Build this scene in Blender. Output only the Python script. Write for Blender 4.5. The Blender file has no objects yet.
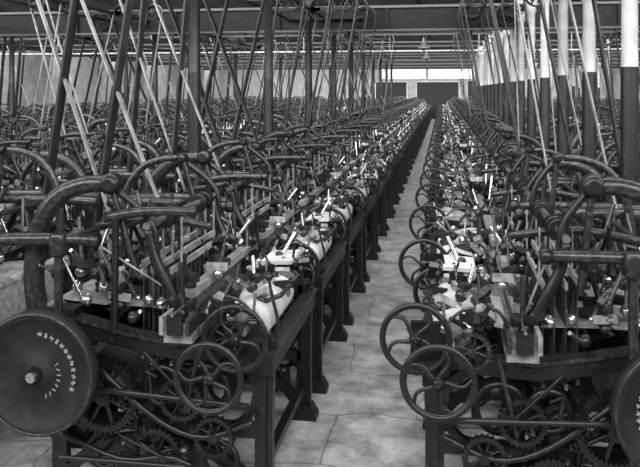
import bpy, math, random
from mathutils import Vector, Matrix
random.seed(7)
S = bpy.context.scene
S.view_settings.view_transform = 'Standard'
S.view_settings.look = 'None'
S.view_settings.exposure = 0.0

# ------------------------------------------------------------ materials
def mat(name, c, rough=0.5, metal=0.0, c2=None, scale=20.0, bump=0.0, emit=0.0, lo=0.35, hi=0.7, spec=0.5):
    m = bpy.data.materials.new(name); m.use_nodes = True
    nt = m.node_tree; b = nt.nodes['Principled BSDF']
    b.inputs['Base Color'].default_value = (c, c, c, 1)
    b.inputs['Roughness'].default_value = rough
    b.inputs['Metallic'].default_value = metal
    b.inputs['Specular IOR Level'].default_value = spec
    if c2 is not None:
        tc = nt.nodes.new('ShaderNodeTexCoord')
        n = nt.nodes.new('ShaderNodeTexNoise'); n.inputs['Scale'].default_value = scale
        n.inputs['Detail'].default_value = 4
        r = nt.nodes.new('ShaderNodeValToRGB')
        r.color_ramp.elements[0].position = lo; r.color_ramp.elements[1].position = hi
        r.color_ramp.elements[0].color = (c, c, c, 1); r.color_ramp.elements[1].color = (c2, c2, c2, 1)
        nt.links.new(tc.outputs['Object'], n.inputs['Vector'])
        nt.links.new(n.outputs['Fac'], r.inputs['Fac'])
        nt.links.new(r.outputs['Color'], b.inputs['Base Color'])
        if bump:
            bp = nt.nodes.new('ShaderNodeBump'); bp.inputs['Strength'].default_value = bump
            bp.inputs['Distance'].default_value = 0.01
            nt.links.new(n.outputs['Fac'], bp.inputs['Height'])
            nt.links.new(bp.outputs['Normal'], b.inputs['Normal'])
    if emit:
        b.inputs['Emission Color'].default_value = (1, 1, 1, 1)
        b.inputs['Emission Strength'].default_value = emit
    return m

IRON = mat('black_painted_cast_iron', 0.006, 0.36, 0.0, 0.02, 30, 0.14, lo=0.5, hi=0.8, spec=.42)
IRON2 = mat('oily_grey_iron', 0.018, 0.3, 0.35, 0.075, 40, 0.12, lo=.45, hi=.8)
STEEL = mat('polished_steel', 0.35, 0.25, 0.9, 0.5, 30)
WOOD = mat('worn_wood', 0.10, 0.45, 0.0, 0.32, 16, 0.1)
CLOTH = mat('white_cotton_cloth', 0.32, 0.8, 0.0, 0.5, 9, 0.1)
WARP = mat('cotton_warp', 0.11, 0.7, 0.0, 0.24, 30)
PAINT = mat('raised_painted_letters', 0.22, 0.6)
HEALD = mat('heald_wire', 0.1, 0.4, 0.5)
MATTE = mat('matt_black_pulley_paint', 0.008, 0.6, 0.0, 0.018, 12, 0.05, spec=.2)
MATS = [IRON, IRON2, STEEL, WOOD, CLOTH, WARP, PAINT, HEALD, MATTE]
I, I2, ST, W, C, WP, P, H, MT = range(9)

# ------------------------------------------------------------ mesh builder
class MB:
    def __init__(s): s.v = []; s.f = []; s.m = []; s.s = []
    def add(s, vs, fs, m, sm=False):
        o = len(s.v); s.v += [tuple(v) for v in vs]
        for f in fs:
            s.f.append(tuple(i + o for i in f)); s.m.append(m); s.s.append(sm)
    def box(s, x0, x1, y0, y1, z0, z1, m, M=None):
        vs = [Vector((x, y, z)) for x in (x0, x1) for y in (y0, y1) for z in (z0, z1)]
        if M: vs = [M @ v for v in vs]
        s.add(vs, [(0,1,3,2),(4,6,7,5),(0,4,5,1),(2,3,7,6),(0,2,6,4),(1,5,7,3)], m)
    def lathe(s, c, ax, prof, m, seg=20, sm=True):
        c = Vector(c); ax = Vector(ax).normalized()
        a = ax.orthogonal().normalized(); b = ax.cross(a)
        vs = []; fs = []; n = len(prof)
        for (r, h) in prof:
            for k in range(seg):
                t = 2*math.pi*k/seg
                vs.append(c + ax*h + (a*math.cos(t) + b*math.sin(t))*r)
        for i in range(n-1):
            for k in range(seg):
                k2 = (k+1) % seg
                fs.append((i*seg+k, i*seg+k2, (i+1)*seg+k2, (i+1)*seg+k))
        s.add(vs, fs, m, sm)
        s.add(vs[:seg], [tuple(range(seg))[::-1]], m)
        s.add(vs[-seg:], [tuple(range(seg))], m)
    def cyl(s, p0, p1, r, m, seg=10, r2=None):
        p0 = Vector(p0); p1 = Vector(p1); d = p1-p0
        if d.length < 1e-6: return
        s.lathe(p0, d, [(r, 0), (r if r2 is None else r2, d.length)], m, seg)
    def tube(s, pts, r, m, seg=8, sub=4):
        P_ = [Vector(p) for p in pts]
        if sub > 1 and len(P_) > 2:
            Q = []; 
            for i in range(len(P_)-1):
                p0 = P_[max(i-1,0)]; p1 = P_[i]; p2 = P_[i+1]; p3 = P_[min(i+2,len(P_)-1)]
                for j in range(sub):
                    t = j/sub
                    Q.append(0.5*((2*p1)+(-p0+p2)*t+(2*p0-5*p1+4*p2-p3)*t*t+(-p0+3*p1-3*p2+p3)*t**3))
            Q.append(P_[-1]); P_ = Q
        n = len(P_); vs = []; fs = []
        a = None
        for i, p in enumerate(P_):
            d = (P_[min(i+1,n-1)] - P_[max(i-1,0)]).normalized()
            if a is None: a = d.orthogonal().normalized()
            a = (a - d*a.dot(d)).normalized(); b = d.cross(a)
            rr = r[0] + (r[1]-r[0])*i/(n-1) if isinstance(r, tuple) else r
            for k in range(seg):
                t = 2*math.pi*k/seg
                vs.append(p + (a*math.cos(t)+b*math.sin(t))*rr)
        for i in range(n-1):
            for k in range(seg):
                k2 = (k+1) % seg
                fs.append((i*seg+k, i*seg+k2, (i+1)*seg+k2, (i+1)*seg+k))
        fs.append(tuple(range(seg))[::-1]); fs.append(tuple((n-1)*seg+k for k in range(seg)))
        s.add(vs, fs, m, True)
    def ring(s, c, R, r, m, n=28, t=7, ax='y'):
        vs = []; fs = []
        for i in range(n):
            a = 2*math.pi*i/n
            for j in range(t):
                b = 2*math.pi*j/t
                rad = R + r*math.cos(b); h = r*math.sin(b)
                if ax == 'y': v = (c[0]+rad*math.cos(a), c[1]+h, c[2]+rad*math.sin(a))
                elif ax == 'z': v = (c[0]+rad*math.cos(a), c[1]+rad*math.sin(a), c[2]+h)
                else: v = (c[0]+h, c[1]+rad*math.cos(a), c[2]+rad*math.sin(a))
                vs.append(v)
        for i in range(n):
            for j in range(t):
                i2 = (i+1) % n; j2 = (j+1) % t
                fs.append((i*t+j, i2*t+j, i2*t+j2, i*t+j2))
        s.add(vs, fs, m, True)
    def extr(s, poly, y0, y1, m):
        n = len(poly)
        vs = [(x, y0, z) for x, z in poly] + [(x, y1, z) for x, z in poly]
        fs = [tuple(range(n)), tuple(range(2*n-1, n-1, -1))]
        for i in range(n):
            j = (i+1) % n; fs.append((i, i+n, j+n, j))
        s.add(vs, fs, m)
    def bar(s, pts, w, y0, y1, m):
        L = []; R = []
        n = len(pts)
        for i in range(n):
            a = Vector(pts[max(i-1,0)]); b = Vector(pts[min(i+1,n-1)])
            d = (b-a).normalized(); nn = Vector((-d.y, d.x))*w/2
            p = Vector(pts[i]); L.append(p+nn); R.append(p-nn)
        for i in range(n-1):
            s.extr([L[i], L[i+1], R[i+1], R[i]], y0, y1, m)
    def gear(s, c, R, w, teeth, m):
        poly = []
        for i in range(teeth):
            a = 2*math.pi*i/teeth; q = 2*math.pi/teeth
            for da, rr in ((0, R*.92), (.25, R*.92), (.4, R), (.7, R), (.85, R*.92)):
                poly.append((c[0]+rr*math.cos(a+da*q), c[2]+rr*math.sin(a+da*q)))
        inner = [(c[0]+(x-c[0])*.78, c[2]+(z-c[2])*.78) for x, z in poly]
        n = len(poly); y0 = c[1]; y1 = c[1]+w
        vs = [(x,y0,z) for x,z in poly]+[(x,y1,z) for x,z in poly]+[(x,y0,z) for x,z in inner]+[(x,y1,z) for x,z in inner]
        fs = []
        for i in range(n):
            j = (i+1) % n
            fs += [(i,i+n,j+n,j),(i,j,j+2*n,i+2*n),(i+n,i+3*n,j+3*n,j+n),(i+2*n,j+2*n,j+3*n,i+3*n)]
        s.add(vs, fs, m)
        for k in range(4):
            a = math.pi*k/4+.3
            dx = math.cos(a)*R*.8; dz = math.sin(a)*R*.8
            s.cyl((c[0]-dx, y0+w/2, c[2]-dz), (c[0]+dx, y0+w/2, c[2]+dz), R*.07, m, 6)
        s.lathe((c[0], y0-.01, c[2]), (0,1,0), [(R*.22,0),(R*.22,w+.02)], m, 12)
    def spring(s, p0, p1, R, r, m, turns=12):
        p0 = Vector(p0); p1 = Vector(p1); d = (p1-p0); a = d.normalized().orthogonal().normalized(); b = d.normalized().cross(a)
        n = turns*7
        s.tube([p0+d*(i/n)+(a*math.cos(i*2*math.pi/7)+b*math.sin(i*2*math.pi/7))*R for i in range(n+1)], r, m, 4, 1)
    def wheel(s, c, R, m, n=5, rim=.014, curve=.5, ph=0.0):
        s.ring(c, R, rim, m, 32, 8)
        s.ring(c, R*.93, rim*.6, m, 32, 5)
        for k in range(n):
            a = 2*math.pi*k/n+ph
            pts = []
            for j in range(5):
                t = j/4; rr = R*(.12+.85*t); aa = a + curve*math.sin(t*math.pi)*.6
                pts.append((c[0]+rr*math.cos(aa), c[1], c[2]+rr*math.sin(aa)))
            s.tube(pts, (R*.075, R*.05), m, 6, 2)
        s.lathe((c[0], c[1]-.03, c[2]), (0,1,0), [(R*.09,0),(R*.17,.01),(R*.2,.03),(R*.17,.055)], m, 14)
        s.lathe((c[0], c[1]-.045, c[2]), (0,1,0), [(R*.05,0),(R*.07,.02)], I2, 8)
    def sheet(s, prof, y0, y1, m, ny=8, wob=0.0):
        vs = []; fs = []; n = len(prof)
        for i, (x, z) in enumerate(prof):
            for j in range(ny+1):
                vs.append((x+random.uniform(-wob,wob), y0+(y1-y0)*j/ny, z+random.uniform(-wob,wob)))
        for i in range(n-1):
            for j in range(ny):
                a = i*(ny+1)+j; fs.append((a, a+1, a+ny+2, a+ny+1))
        s.add(vs, fs, m, True)
    def mesh(s, name, mirror=False, mats=MATS):
        me = bpy.data.meshes.new(name)
        v = [(-x,y,z) for x,y,z in s.v] if mirror else s.v
        f = [t[::-1] for t in s.f] if mirror else s.f
        me.from_pydata(v, [], f)
        for m in mats: me.materials.append(m)
        me.polygons.foreach_set('material_index', s.m)
        me.polygons.foreach_set('use_smooth', s.s)
        me.update(); return me

def obj(name, me, loc=(0,0,0), parent=None):
    o = bpy.data.objects.new(name, me); S.collection.objects.link(o); o.location = loc
    if parent: o.parent = parent
    return o

# ------------------------------------------------------------ power loom (front at x=0, back at x=-1.35, y 0..1.3)
def arc(cx, cz, R, a0, a1, n=10, kz=1.0):
    return [(cx+R*math.cos(math.radians(a0+(a1-a0)*i/n)), cz+kz*R*math.sin(math.radians(a0+(a1-a0)*i/n))) for i in range(n+1)]
PX = -1.15   # pulley / crankshaft position

def build_loom(seed, wx, wz, left):
    random.seed(seed); b = MB(); ru = random.uniform
    ao = -.09 if left else 0.0
    for e, ye in enumerate((.08, 1.22)):
        y0, y1 = ye, ye+.05
        b.bar([(-.06,.04),(-.06,.5),(-.05,.9)], .095, y0, y1, I)
        b.bar([(-.06,.04),(-.06,.5),(-.05,.9)], .03, y0-.02, y1+.02, I)
        b.bar([(-1.2,.04),(-1.2,.98)], .085, y0, y1, I)
        b.extr([(.03,0),(.03,.035),(-.01,.1),(-.11,.1),(-.17,.035),(-.17,0)], y0-.03, y1+.03, I)
        b.extr([(-1.08,0),(-1.08,.035),(-1.14,.1),(-1.26,.1),(-1.33,.035),(-1.33,0)], y0-.03, y1+.03, I)
        b.bar([(-.03,.88),(-.3,.83),(-.55,.82),(-.8,.86),(-1.36,.97)], .09, y0, y1, I)
        b.bar([(-.03,.92),(-.3,.87),(-.55,.86),(-.8,.90),(-1.3,1.01)], .02, y0-.02, y1+.02, I2)
        b.bar([(-.08,.42),(-1.2,.42)], .07, y0, y1, I)
        b.bar(arc(-.64,.0,.55,8,172,14,.62), .06, y0, y1, I)
        b.bar(arc(-.3,.62,.2,-80,80,8), .04, y0, y1, I)
        b.bar(arc(-.95,.64,.22,100,260,8), .04, y0, y1, I)
        for (cx, cz, R) in ((-.38,.62,.12),(-.62,.17,.1),(-.3,.25,.09),(-.95,.25,.09),(-.62,.62,.1)):
            b.ring((cx,ye+.025,cz), R, .019, I, 24, 6)
        # big over-arch arm
        top = {1:1.70, 2:1.62, 4:1.5}[seed]+ru(-.02,.03)+(0 if left else .04); k = {1:1.0, 2:.8, 4:.65}[seed] if e == 0 else .5
        b.tube([(-1.22+ao,ye+.02,.9),(-1.27+ao,ye+.02,1.15),(-1.24+ao,ye+.02,top-.25),(-1.13+ao,ye+.02,top-.07),(-.98+ao,ye+.02,top),(-.86+ao,ye+.02,top+.01)], (.06*k,.046*k), I2, 10, 4)
        b.lathe((-.82+ao,ye-.03,top+.01), (0,1,0), [(.03*k,0),(.055*k,.01),(.055*k,.09),(.03*k,.1)], I, 14)
        b.cyl((-.82+ao,ye+.02,top),(-.76,ye+.02,1.2), .018, I2, 8)
        b.tube([(-.8+ao,ye+.03,top-.02),(-.68,ye+.03,top-.2),(-.66,ye+.03,1.25)], .02, I, 7)
        b.box(-1.38,-1.1, ye-.03, ye+.08, .93, 1.02, I)
        b.tube([(-.5,ye+.02,.84),(-.56,ye+.02,1.1),(-.66,ye+.02,1.3),(-.7,ye+.02,1.46)], (.036,.026), I, 8)
        b.spring((-.9,ye-.03,1.02),(-.86,ye-.03,1.35),.014,.003,I2)
    for x, z, w in ((-.08,.2,.05),(-1.2,.3,.05),(-.6,.42,.05),(-1.24,.8,.05)):
        b.box(x-w/2, x+w/2, .1, 1.25, z-w/2, z+w/2, I)
    b.box(-.06,.0, .02, 1.34, .74, .84, I)
    b.box(-.075,.012, .02, 1.34, .835, .85, I2)
    # cloth roll
    rr = ru(.085,.104); RL = ru(.6,.78)
    b.lathe((-.14,.16,.965), (0,1,0), [(.02,0),(rr*.96,.0),(rr,.02),(rr,RL-.02),(rr*.96,RL),(.02,RL)], C, 26)
    b.cyl((-.14,-.02,.965),(-.14,1.32,.965), .018, ST, 10)
    b.lathe((-.14,.98,.965), (0,1,0), [(.05,0),(.085,.01),(.085,.05),(.05,.06),(.05,.1),(.075,.11),(.075,.15),(.04,.16)], I, 18)
    b.gear((-.14,1.18,.965),.085,.03,22,I2)
    b.sheet([(-.14,.965+rr+.002),(-.25,1.02),(-.36,1.0),(-.43,.99)], .18, .16+RL-.02, C, 6)
    b.sheet([(-.2,.985),(-.3,.985),(-.43,.985)], .16+RL-.02, 1.1, WP, 4)
    b.sheet([(-.56,1.0),(-.75,1.01),(-1.0,1.01),(-1.25,1.03),(-1.31,.98),(-1.3,.6)], .2, 1.1, WP, 6)
    b.box(-.36,-.32,.15,1.2,1.03,1.055,I); 
    for y in (.2,1.08): b.lathe((-.34,y,1.07),(0,1,0),[(.015,0),(.025,.01),(.025,.08),(.015,.09)],ST,10)
    M = Matrix.Translation((-.2,.0,1.09)) @ Matrix.Rotation(math.radians(ru(-8,8)),4,'Y')
    b.box(-.1,.1,1.0,1.34,-.012,.012, C if seed == 1 else W, M)
    b.cyl((-.2,1.1,.9),(-.2,1.1,1.075),.015,I,6); b.cyl((-.2,1.3,.85),(-.2,1.3,1.075),.015,I,6)
    # slay / batten
    for y in (.26, 1.06):
        b.bar([(-.5,.12),(-.47,.6),(-.47,.95)], .07, y-.02, y+.02, I)
        b.cyl((-.48,y+.03,.82),(-1.08,y+.03,.79), .022, ST, 8)
        b.lathe((-.48,y-.02,.82),(0,1,0),[(.04,0),(.04,.09)],I2,10)
    b.box(-.55,-.4,-.06,1.42,.91,.965, W)
    b.box(-.5,-.44,.1,1.22,1.1,1.14, W)
    b.box(-.475,-.465,.2,1.1,.96,1.11, H)
    for k in range(45):
        y = .2+.9*k/44; b.box(-.478,-.46,y-.002,y+.002,.965,1.1, ST)
    for y0_, y1_ in ((-.1,.17),(1.17,1.44)):
        b.box(-.56,-.54,y0_,y1_,.96,1.05,W); b.box(-.42,-.4,y0_,y1_,.96,1.03,I2)
        b.box(-.52,-.44,y0_,y0_+.02,.96,1.06,I); b.cyl((-.48,y0_-.03,1.07),(-.48,y1_,1.07),.008,ST,6)
    # healds
    HR = 1.48
    for q in range(4):
        x = -.6-.055*q; dz = .03*(q%2)
        b.box(x-.008,x+.008,.18,1.14,1.2+dz,1.235+dz,W); b.box(x-.008,x+.008,.18,1.14,.7+dz,.73+dz,W)
        for k in range(36):
            y = .2+.92*k/35; b.box(x-.0015,x+.0015,y-.004,y+.004,.72+dz,1.21+dz,I if k%3 else H)
        for y in (.35,.95):
            b.box(x-.003,x+.003,y-.012,y+.012,1.22+dz,HR,W)
            b.cyl((x,y,.7),(x,y,.3),.005,I2,5)
    b.cyl((-.69,.05,HR),(-.69,1.28,HR),.02,ST,10)
    for y in (.3,.4,.9,1.0): b.lathe((-.69,y,HR),(0,1,0),[(.05,0),(.06,.01),(.045,.03),(.06,.05),(.05,.06)],I,14)
    b.cyl((-.83,.1,1.46),(-.83,1.25,1.46),.014,I,8)
    b.cyl((-1.12,.05,1.4),(-1.12,1.28,1.4),.018,I2,8)
    # crank shaft, tappet shaft
    b.cyl((PX,-.3,.78),(PX,1.3,.78),.026,ST,10)
    for y in (.29,1.09): 
        b.box(PX-.04,PX+.05,y-.045,y-.02,.74,.9,I2); b.box(PX-.04,PX+.05,y+.02,y+.045,.74,.9,I2)
    b.cyl((-.75,-.02,.36),(-.75,1.3,.36),.026,I2,10)
    for y in (.45,.55,.75,.85): b.lathe((-.75,y,.36),(0.02,1,0.0),[(.1,0),(.12,.01),(.12,.03),(.1,.04)],I2,16)
    b.gear((PX,.0,.78),.11,.045,22,I2)
    b.gear((PX+.24,.0,.58),.2,.045,40,I)
    b.gear((-.48,-.01,.6),.12,.035,26,I)
    b.gear((-.24,.02,.92),.1,.03,26,I2)
    b.gear((-.62,.0,.3),.14,.035,30,I)
    b.gear((-.3,-.02,.42),.11,.035,24,I)
    # big brake / belt pulley with lettering
    c = (PX,-.26,.78)
    b.lathe(c,(0,1,0),[(.02,.025),(.05,.0),(.06,.022),(.26,.03),(.27,.012),(.30,.0),(.312,.008),(.312,.07),(.29,.075)],MT,48)
    b.ring((c[0],c[1]+.005,c[2]),.3,.008,I2,48,6)
    b.lathe((c[0],c[1]-.03,c[2]),(0,1,0),[(.025,0),(.035,.01),(.04,.05)],I,14)
    for k in range(12):
        a = math.radians(85-k*9.5)
        for j in range(3):
            cx = c[0]+.2*math.cos(a); cz = c[2]+.2*math.sin(a)
            M = Matrix.Translation((cx, c[1]+.022, cz)) @ Matrix.Rotation(-a+ru(-.5,.5)+j*1.1,4,'Y')
            b.box(-.012,.012,-.004,.004,-.002,.002,P,M)
    for k in range(8):
        a = math.radians(-65+k*13)
        M = Matrix.Translation((c[0]+.12*math.cos(a), c[1]+.022, c[2]+.12*math.sin(a))) @ Matrix.Rotation(-a+ru(-.6,.6),4,'Y')
        b.box(-.010,.010,-.004,.004,-.002,.002,P,M)
    b.lathe((PX,-.18,.78),(0,1,0),[(.15,0),(.19,.005),(.2,.05),(.19,.1),(.15,.105)],I2,30)
    # hand wheels
    xa, xb = wx; 
    b.wheel((xa,-.04,.93+wz),.165,I,5,.013,.6,seed*.7)
    b.wheel((xb,-.16,.77+wz),.168,I,5,.015,.6,seed*1.3+.4)
    b.cyl((xa,-.06,.93+wz),(xa,.12,.93+wz),.02,I,8); b.cyl((xb,-.18,.77+wz),(xb,.12,.77+wz),.02,I,8)
    b.box(min(xa,xb,-.1)-.03,max(xa,xb,-.1)+.03,.06,.1,.72+wz,.98+wz,I)
    # warp beam
    b.lathe((-1.16,.2,.45),(0,1,0),[(.16,0),(.16,.9)],WP,24)
    for y in (.18,1.1): b.lathe((-1.16,y,.45),(0,1,0),[(.05,-.02),(.24,0),(.25,.01),(.24,.025),(.05,.04)],I,28)
    b.cyl((-1.27,.1,1.0),(-1.27,1.25,1.0),.035,W,12)
    b.cyl((-1.16,.02,.45),(-1.16,1.3,.45),.03,I2,8)
    # picking shafts and sticks
    for y, s_ in ((-.02,1),(1.33,-1)):
        sx = -1.15 if (left and s_ == 1) else -.98
        x1 = -.98 if (left and s_ == 1) else -.6
        b.cyl((sx,y,.45),(sx,y,1.4),.024,I2,8)
        b.lathe((sx,y,1.32),(0,0,1),[(.03,0),(.055,.02),(.05,.06),(.06,.08),(.045,.12)],I2,12)
        b.tube([(-1.5,y,1.40),(-1.25,y,1.41),((-1.5+x1)/2+.15,y+.02*s_,1.41),(x1,y+.06*s_,1.40)],(.036,.03),I2,9,3)
        b.lathe((x1-.02,y+.055*s_,1.40),(1,0,0),[(.02,0),(.042,.01),(.042,.05),(.02,.06)],I,12)
        b.lathe((sx,y,.55),(0,0,1),[(.03,0),(.06,.02),(.025,.14)],I2,12)
        b.spring((sx+.03,y,.75),(-.7,y,.5),.018,.003,I2,14)
        b.cyl((x1,y+.06*s_,1.39),(-.5,y+.14*s_,1.08),.006,W,5)
    if left:
        b.tube([(-.92,.05,1.52),(-.7,.05,1.56),(-.44,.05,1.565)],(.03,.022),I2,9,3)
        b.lathe((-.46,.05,1.565),(1,0,0),[(.02,0),(.03,.01),(.03,.04),(.02,.05)],I,12)
        b.cyl((-.86,.05,1.53),(-.88,.07,.9),.02,I,8)
    b.tube([(-1.15,.42,1.4),(-.8,.42,1.46),(-.45,.42,1.42)],(.028,.022),I2,8,3)
    # starting handle, weft fork, levers
    b.tube([(-.03,.16,.7),(0.0,.16,.95),(-.03,.16,1.1),(-.05,.16,1.2)],(.012,.008),I2,7)
    b.lathe((-.05,.16,1.19),(0,0,1),[(.012,0),(.022,.015),(.02,.035),(.006,.045)],I,10)
    b.tube([(-.1,.1,1.0),(-.2,.1,1.1),(-.36,.1,1.11),(-.42,.1,1.02)],.009,I2,7)
    b.tube([(-.05,1.2,.8),(.01,1.22,.98),(-.08,1.22,1.1)],.01,I2,7)
    # frame-side rods, brackets and clutter
    for k in range(30):
        y = random.choice((-.03,.05,1.17,1.3))+ru(-.02,.02)
        x = ru(-1.15,-.3); z = ru(.2,.75)
        b.cyl((x,y,z),(x+ru(-.25,.25),y+ru(-.04,.04),z+ru(-.15,.4)),ru(.006,.013),random.choice((I2,I2,I,I,I,I)),6)
    for k in range(90):
        x = ru(-1.25,-.4) if k%5 else ru(-.35,-.05); y = ru(.02,1.3); z = ru(.95,1.25) if x < -.4 else ru(.95,1.1)
        h = ru(.05,.32) if x < -.4 else ru(.03,.15)
        b.cyl((x,y,z),(x+ru(-.12,.12),y+ru(-.12,.12),z+h),ru(.006,.016),random.choice((ST,I2,I2,I,I)),6)
        b.lathe((x,y,z-.02),(ru(-.6,.6),ru(-.6,.6),1),[(.015,0),(.032,.01),(.03,.04),(.015,.06)],random.choice((ST,I2,I,I)),9)
        if k%2 == 0:
            M = Matrix.Translation((x,y,z+.05)) @ Matrix.Rotation(ru(-1,1),4,'X') @ Matrix.Rotation(ru(-1,1),4,'Z')
            b.box(-.06,.06,-.018,.018,-.022,.022,random.choice((I,I,I2,W)),M)
    for k in range(12):   # pirns
        x = ru(-.36,-.18); y = ru(.7,1.3); z = 1.04
        a = ru(0,6.28); d = Vector((math.cos(a)*.5,math.sin(a),ru(0,.2))).normalized()
        b.lathe((x,y,z),d,[(.012,0),(.017,.01),(.015,.1),(.006,.14)],C if k%3==0 else W,8)
    for k in range(7):    # waste cloth
        x = ru(-.3,-.02) if k < 5 else ru(-.7,-.5); y = ru(-.02,1.3)
        b.sheet([(x,1.04),(x+.03,.99),(x+.04,.9),(x+.045,ru(.7,.85))], y, y+ru(.04,.12), C, 2, .01)
    for k in range(8):
        x = ru(-1.1,-.3); z = ru(.3,.8)
        b.lathe((x,.04,z),(0,1,0),[(.015,-.03),(.03,-.02),(.04,0),(.04,.04)],random.choice((I,I2)),10)
    b.tube([(-.25,.0,.15),(-.5,-.02,.3),(-.8,-.03,.28),(-1.15,-.03,.4)],.016,I,7)
    b.lathe((-.3,.0,.08),(0,0,1),[(.06,0),(.07,.01),(.07,.1),(.05,.12)],I,14)
    b.tube([(-.1,.02,.5),(-.35,-.02,.42),(-.6,-.03,.5),(-.9,-.06,.75)],.016,I,7)
    b.cyl((-.1,-.1,.3),(-1.1,-.1,.3),.014,I,6)
    b.cyl((-.1,-.08,.62),(-1.0,-.08,.66),.016,I,6)
    b.cyl((-.25,-.08,.62),(-.25,.1,.62),.012,I,6); b.cyl((-.9,-.1,.3),(-.9,.1,.3),.012,I,6)
    return b

loomsL = []; loomsR = []
for sd in (1, 2, 4):
    loomsL.append(build_loom(sd, (-.18,-.28), .01, True).mesh('loom_L%d' % sd))
    loomsR.append(build_loom(sd, (.03,-.08), .06, False).mesh('loom_R%d' % sd, True))

# ------------------------------------------------------------ belts
LEATH = mat('pale_leather_belt', 0.15, 0.5, 0, 0.3, 6)
LEATHD = mat('dark_leather_belt', 0.012, 0.5, 0, 0.03, 6, spec=.3)
def belt_mesh(dx, dark, name):
    b = MB(); A = Vector((0,.78)); B = Vector((dx,3.65)); d = (B-A).normalized(); n = Vector((-d.y,d.x))
    R = .203; Rt = .203 if dark else .142; path = []
    a0 = math.atan2(n.y, n.x)
    for k in range(13):
        a = a0 + math.pi*k/12; path.append(A+Vector((math.cos(a),math.sin(a)))*R)
    for k in range(13):
        a = a0 + math.pi + math.pi*k/12; path.append(B+Vector((math.cos(a),math.sin(a)))*Rt)
    path.append(path[0])
    w = .025 if not dark else .055; th = .009 if not dark else .018
    vs = []; fs = []; N = len(path)
    for i, p in enumerate(path):
        c = A if i < 13 or i == N-1 else B
        o = (p-c).normalized()*th
        for q in ((p.x,-w,p.y),(p.x,w,p.y),(p.x+o.x,w,p.y+o.y),(p.x+o.x,-w,p.y+o.y)): vs.append(q)
    for i in range(N-1):
        for k in range(4):
            k2 = (k+1)%4; fs.append((i*4+k,i*4+k2,i*4+4+k2,i*4+4+k))
    b.add(vs, fs, 0)
    return b.mesh(name, mats=[LEATHD if dark else LEATH])
BELTS = {}
def belt(dx, dark):
    k = (round(dx,2), dark)
    if k not in BELTS: BELTS[k] = belt_mesh(k[0], dark, 'belt_%d' % len(BELTS))
    return BELTS[k]

# ------------------------------------------------------------ rows
PITCH = 1.6; Y0 = 3.72; TH = math.radians(9.3)
def px(x, y):
    d = -x*math.sin(TH)+y*math.cos(TH); r = x*math.cos(TH)+y*math.sin(TH)
    return 320+750*r/d if d > .3 else None
rows = []   # (front x, facing, belt top offset)
for k in range(4):
    o = -3.75*k
    rows.append((-.86+o, 1, -1.1)); rows.append((-3.95+o, -1, .45))
for k in range(3):
    o = 3.75*k
    rows.append((-.1+o, -1, -.35)); rows.append((3.0+o, 1, -.45))
rng = random.Random(5)
shafts = {}
for ri, (fx, face, dx0) in enumerate(rows):
    for j in range(34):
        y = Y0+PITCH*j
        if y > 57: break
        p = px(fx-face*.7, y)
        if p is None or p < -190 or p > 830: continue
        bank = loomsL if face == 1 else loomsR
        me = rng.choice(bank)
        if j == 0: me = bank[0]
        elif j == 1: me = bank[0] if ri == 0 else bank[1]
        obj('power_loom', me, (fx, y, 0))
        pxx = fx+face*PX
        q = rng.random(); var = rng.choice((-.2,0,.2)); fl = rng.random()
        sx = round(pxx+dx0, 2)
        dx = dx0+var
        if fx < 0 and face == 1 and j > 1 and fl < .3: dx = .5
        dark = (q < .75) if (face == -1 and fx < -1) else (q < (.45 if fx < -.5 else .8))
        if ri == 0 and j in (1, 2): dark = False; dx = -1.1
        skip = (j % 5 == 4) or (y > 30)
        if j == 0: skip = True
        if fx < -8 or fx > 5: skip = skip or j % 2
        if not skip:
            obj('drive_belt', belt(dx, dark), (pxx, y-.13, 0))
            shafts.setdefault(sx, []).append((dx+pxx, y-.13, .199 if dark else .139))
for sx, L in shafts.items():
    b = MB(); b.cyl((sx,2,3.65),(sx,32.4,3.65),.03,0,8)
    for x, y, R in L:
        # open spoked pulley
        seg = 24
        vs = []; fs = []
        for k in range(seg):
            a = 2*math.pi*k/seg
            for rr_, h in ((R,-.06),(R,.06),(R-.015,.06),(R-.015,-.06)):
                vs.append((x+rr_*math.cos(a), y+h, 3.65+rr_*math.sin(a)))
        for k in range(seg):
            k2 = (k+1) % seg
            for q in range(4):
                q2 = (q+1) % 4; fs.append((k*4+q,k*4+q2,k2*4+q2,k2*4+q))
        b.add(vs, fs, 0)
        for a in (0,1.05,2.1): b.cyl((x-(R-.01)*math.cos(a),y,3.65-(R-.01)*math.sin(a)),(x+(R-.01)*math.cos(a),y,3.65+(R-.01)*math.sin(a)),.013,0,5)
        if abs(x-sx) > .1: b.box(min(x,sx),max(x,sx),y-.03,y+.03,3.62,3.68,0)
    for k in range(6):
        b.box(sx-.03,sx+.03,4+5.5*k-.03,4+5.5*k+.03,3.62,3.83,0)
    obj('line_shaft', b.mesh('line_shaft', mats=[MATTE]))

# ------------------------------------------------------------ cast iron columns
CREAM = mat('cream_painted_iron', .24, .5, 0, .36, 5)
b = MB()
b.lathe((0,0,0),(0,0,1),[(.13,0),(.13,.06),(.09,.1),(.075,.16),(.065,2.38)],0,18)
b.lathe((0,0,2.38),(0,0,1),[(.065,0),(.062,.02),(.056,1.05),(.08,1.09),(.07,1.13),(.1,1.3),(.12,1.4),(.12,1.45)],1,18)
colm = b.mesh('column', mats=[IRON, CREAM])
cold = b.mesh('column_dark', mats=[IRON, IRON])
for cx, y0, st in ((1.4,5.9,1.6),(-2.42,7.0,3.2),(5.2,9,3.2),(-6.17,9,6.4),(-9.92,16,6.4),(8.95,20,6.4)):
    y = y0
    while y < (36 if abs(cx) < 3 else 57):
        obj('iron_column', colm if cx > 0 else cold, (cx, y+.1, 0)); y += st

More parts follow.
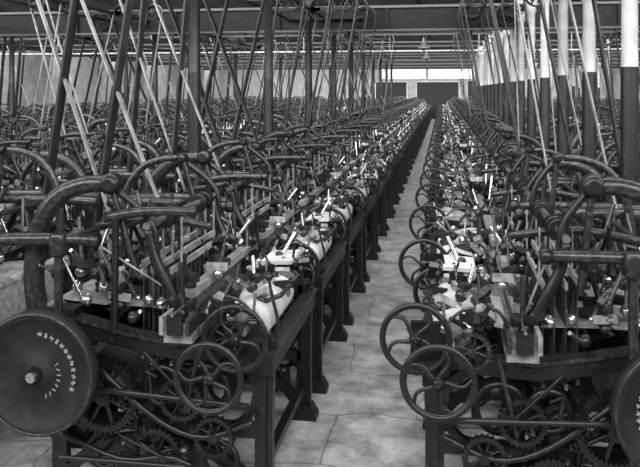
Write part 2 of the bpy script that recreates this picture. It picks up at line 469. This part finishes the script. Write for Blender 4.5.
# ------------------------------------------------------------ room shell
XL, XR, YB, YF = -17.5, 12.5, -3.0, 59.0
FL = bpy.data.materials.new('stone_flag_floor'); FL.use_nodes = True
nt = FL.node_tree; bs = nt.nodes['Principled BSDF']; bs.inputs['Roughness'].default_value = .5
tc = nt.nodes.new('ShaderNodeTexCoord')
nd = nt.nodes.new('ShaderNodeTexNoise'); nd.inputs['Scale'].default_value = 1.5; nd.inputs['Detail'].default_value = 5
vm = nt.nodes.new('ShaderNodeVectorMath'); vm.operation = 'SCALE'; vm.inputs['Scale'].default_value = .35
va = nt.nodes.new('ShaderNodeVectorMath'); va.operation = 'ADD'
nt.links.new(tc.outputs['Object'], nd.inputs['Vector']); nt.links.new(nd.outputs['Color'], vm.inputs[0])
nt.links.new(tc.outputs['Object'], va.inputs[0]); nt.links.new(vm.outputs[0], va.inputs[1])
br = nt.nodes.new('ShaderNodeTexBrick')
br.inputs['Scale'].default_value = 1; br.inputs['Brick Width'].default_value = 1.1; br.inputs['Row Height'].default_value = .75
br.inputs['Mortar Size'].default_value = .010; br.inputs['Color1'].default_value = (.40,.40,.40,1)
br.inputs['Mortar Smooth'].default_value = .8
br.inputs['Color2'].default_value = (.5,.5,.5,1); br.inputs['Mortar'].default_value = (.18,.18,.18,1)
no = nt.nodes.new('ShaderNodeTexNoise'); no.inputs['Scale'].default_value = 4; no.inputs['Detail'].default_value = 10; no.inputs['Roughness'].default_value = .72
rp = nt.nodes.new('ShaderNodeValToRGB')
rp.color_ramp.elements[0].position = .36; rp.color_ramp.elements[0].color = (.35,.35,.35,1)
rp.color_ramp.elements[1].position = .64; rp.color_ramp.elements[1].color = (1.1,1.1,1.1,1)
mx = nt.nodes.new('ShaderNodeMix'); mx.data_type = 'RGBA'; mx.blend_type = 'MULTIPLY'; mx.inputs[0].default_value = 1
nt.links.new(va.outputs[0], br.inputs['Vector']); nt.links.new(tc.outputs['Object'], no.inputs['Vector'])
nt.links.new(no.outputs['Fac'], rp.inputs['Fac'])
nt.links.new(br.outputs['Color'], mx.inputs[6]); nt.links.new(rp.outputs['Color'], mx.inputs[7])
nt.links.new(mx.outputs[2], bs.inputs['Base Color'])
bp = nt.nodes.new('ShaderNodeBump'); bp.inputs['Strength'].default_value = .7; bp.inputs['Distance'].default_value = .025
nt.links.new(no.outputs['Fac'], bp.inputs['Height']); nt.links.new(bp.outputs['Normal'], bs.inputs['Normal'])

WALL = mat('grimy_whitewashed_brick', .16, .8, 0, .24, 2, .1)
DADO = mat('dark_wall_dado', .05, .6, 0, .09, 2)
GLASS = mat('skylight_glass', .8, .3, emit=14.0)
WINGL = mat('window_glass', .8, .3, emit=.6)
ROOF = mat('sooty_roof_boards', .035, .8, 0, .09, 2.5)
DOORM = mat('dark_door_wood', .012, .6, 0, .025, 8, spec=.1)

def box_obj(name, a, m):
    b = MB(); b.box(*a, 0); return obj(name, b.mesh(name, mats=[m]))
box_obj('floor', (XL,XR,YB,YF,-.1,0), FL)
box_obj('wall_left', (XL-.3,XL,YB,YF,0,5.6), WALL)
box_obj('wall_right', (XR,XR+.3,YB,YF,0,5.6), WALL)
b = MB(); b.box(XL,XR,YF,YF+.3,0,5.6,0); b.box(XL,XR,YF-.03,YF,0,1.3,1)
obj('wall_far', b.mesh('wall_far', mats=[WALL, DADO]))
k = 1
for x0, x1 in ((-4.9,-1.3),(-1.1,3.2)):
    b = MB(); b.box(x0,x1,YF-.06,YF-.035,3.1,4.15,0)
    n = int((x1-x0)/.8)
    for i in range(n+1):
        x = x0+(x1-x0)*i/n; b.box(x-.02,x+.02,YF-.1,YF-.035,3.1,4.15,1)
    for z in (3.09,4.16): b.box(x0-.05,x1+.05,YF-.12,YF-.035,z-.03,z+.03,1)
    obj('window_%d' % k, b.mesh('window', mats=[WINGL, CREAM])); k += 1
k = 1
for x0, x1, z1 in ((-5.2,-2.8,2.85),(-2.0,1.2,2.85),(1.9,3.1,2.93)):
    b = MB(); b.box(x0,x1,YF-.1,YF-.035,0,z1,0)
    for i in range(int((x1-x0)/.3)):
        b.box(x0+.3*i,x0+.3*i+.26,YF-.13,YF-.09,.05,z1-.05,0)
    b.box(x0-.08,x0,YF-.16,YF-.035,0,z1+.08,1); b.box(x1,x1+.08,YF-.16,YF-.035,0,z1+.08,1); b.box(x0-.08,x1+.08,YF-.16,YF-.035,z1,z1+.08,1)
    obj('door_%d' % k, b.mesh('door', mats=[DOORM, CREAM])); k += 1

# sawtooth north-light roof
br_ = MB(); gl = MB()
VZ, RZ = 3.9, 5.3
yk = -1.5
while yk < YF-1:
    last = yk+11 > YF
    y2 = min(yk+5.5, YF+.3); vz = VZ if not last else 4.35
    br_.add([(XL,yk+1.0,RZ),(XR,yk+1.0,RZ),(XR,y2,vz),(XL,y2,vz),(XL,yk+1.0,RZ+.1),(XR,yk+1.0,RZ+.1),(XR,y2,vz+.1),(XL,y2,vz+.1)],
            [(0,1,2,3),(7,6,5,4),(0,4,5,1),(2,6,7,3),(1,5,6,2),(0,3,7,4)], 0)
    gl.add([(XL,yk,VZ),(XR,yk,VZ),(XR,yk+1,RZ),(XL,yk+1,RZ)], [(0,3,2,1)], 0)
    x = XL+.5
    while x < XR:
        ya,za,yb,zb = (yk+1.0,RZ-.04,y2,vz-.03)
        br_.add([(x,ya,za),(x+.06,ya,za),(x+.06,yb,zb),(x,yb,zb),(x,ya,za+.06),(x+.06,ya,za+.06),(x+.06,yb,zb+.06),(x,yb,zb+.06)],
                [(0,1,2,3),(0,4,5,1),(1,5,6,2),(3,0,4,7)], 1)
        x += 1.5
    x = XL+.4
    while x < XR:
        gl.add([(x,yk+.02,VZ-.03),(x+.05,yk+.02,VZ-.03),(x+.05,yk+1.02,RZ-.03),(x,yk+1.02,RZ-.03)], [(0,1,2,3)], 1)
        x += .6
    yk += 5.5
obj('ceiling', br_.mesh('ceiling', mats=[ROOF, IRON2]))
obj('roof_light_glazing', gl.mesh('roof_light_glazing', mats=[GLASS, IRON2]))
for k in range(1, 11):
    yk = -1.5+5.5*k
    if yk > YF-.2: break
    zb = 3.38 if k == 3 else 3.7
    b = MB(); e = .02
    b.box(XL+e,XR-e,yk-.12,yk+.12,3.84,3.89,1); b.box(XL+e,XR-e,yk-.02,yk+.02,zb+.04,3.84,0); b.box(XL+e,XR-e,yk-.1,yk+.1,zb,zb+.04,1)
    x = XL+1
    while x < XR: b.box(x-.03,x+.03,yk-.09,yk+.09,zb,3.86,0); x += 2.2
    obj('iron_girder', b.mesh('iron_girder', mats=[MATTE, IRON2]))
for y, z in ((21.5,3.32),):
    b = MB(); b.cyl((XL+.02,y,z),(XR-.02,y,z),.025,0,8)
    for i in range(12):
        x = XL+1+i*2.5; b.cyl((x,y,z),(x,y,3.9),.012,0,6)
    obj('steam_pipe', b.mesh('steam_pipe', mats=[WOOD]))
LAMP = mat('dull_enamel_lamp_shade', .08, .4)
b = MB(); b.cyl((0,0,.25),(0,0,1.0),.01,0,6)
b.lathe((0,0,0),(0,0,1),[(.15,0),(.14,.03),(.06,.1),(.03,.14),(.03,.25)],1,20)
b.lathe((0,0,-.06),(0,0,1),[(.01,0),(.04,.02),(.045,.05),(.02,.09)],1,12)
lm = b.mesh('lamp', mats=[IRON, LAMP])
for x, y in ((-.45,18),(-.5,23.5),(-4.3,18),(-4.3,29),(3.2,18),(-8,24),(7,29)):
    obj('pendant_lamp', lm, (x,y,3.2))

# ------------------------------------------------------------ world + camera
w = bpy.data.worlds.new('World'); S.world = w; w.use_nodes = True
w.node_tree.nodes['Background'].inputs[0].default_value = (1,1,1,1)
w.node_tree.nodes['Background'].inputs[1].default_value = .12
cd = bpy.data.cameras.new('Camera'); cam = bpy.data.objects.new('Camera', cd); S.collection.objects.link(cam)
cam.location = (0,0,2.2); cam.rotation_euler = (math.pi/2, 0, TH)
cd.sensor_width = 36; cd.lens = 750/640*36; cd.shift_y = -143/640; cd.clip_start = .05; cd.clip_end = 200
S.camera = cam
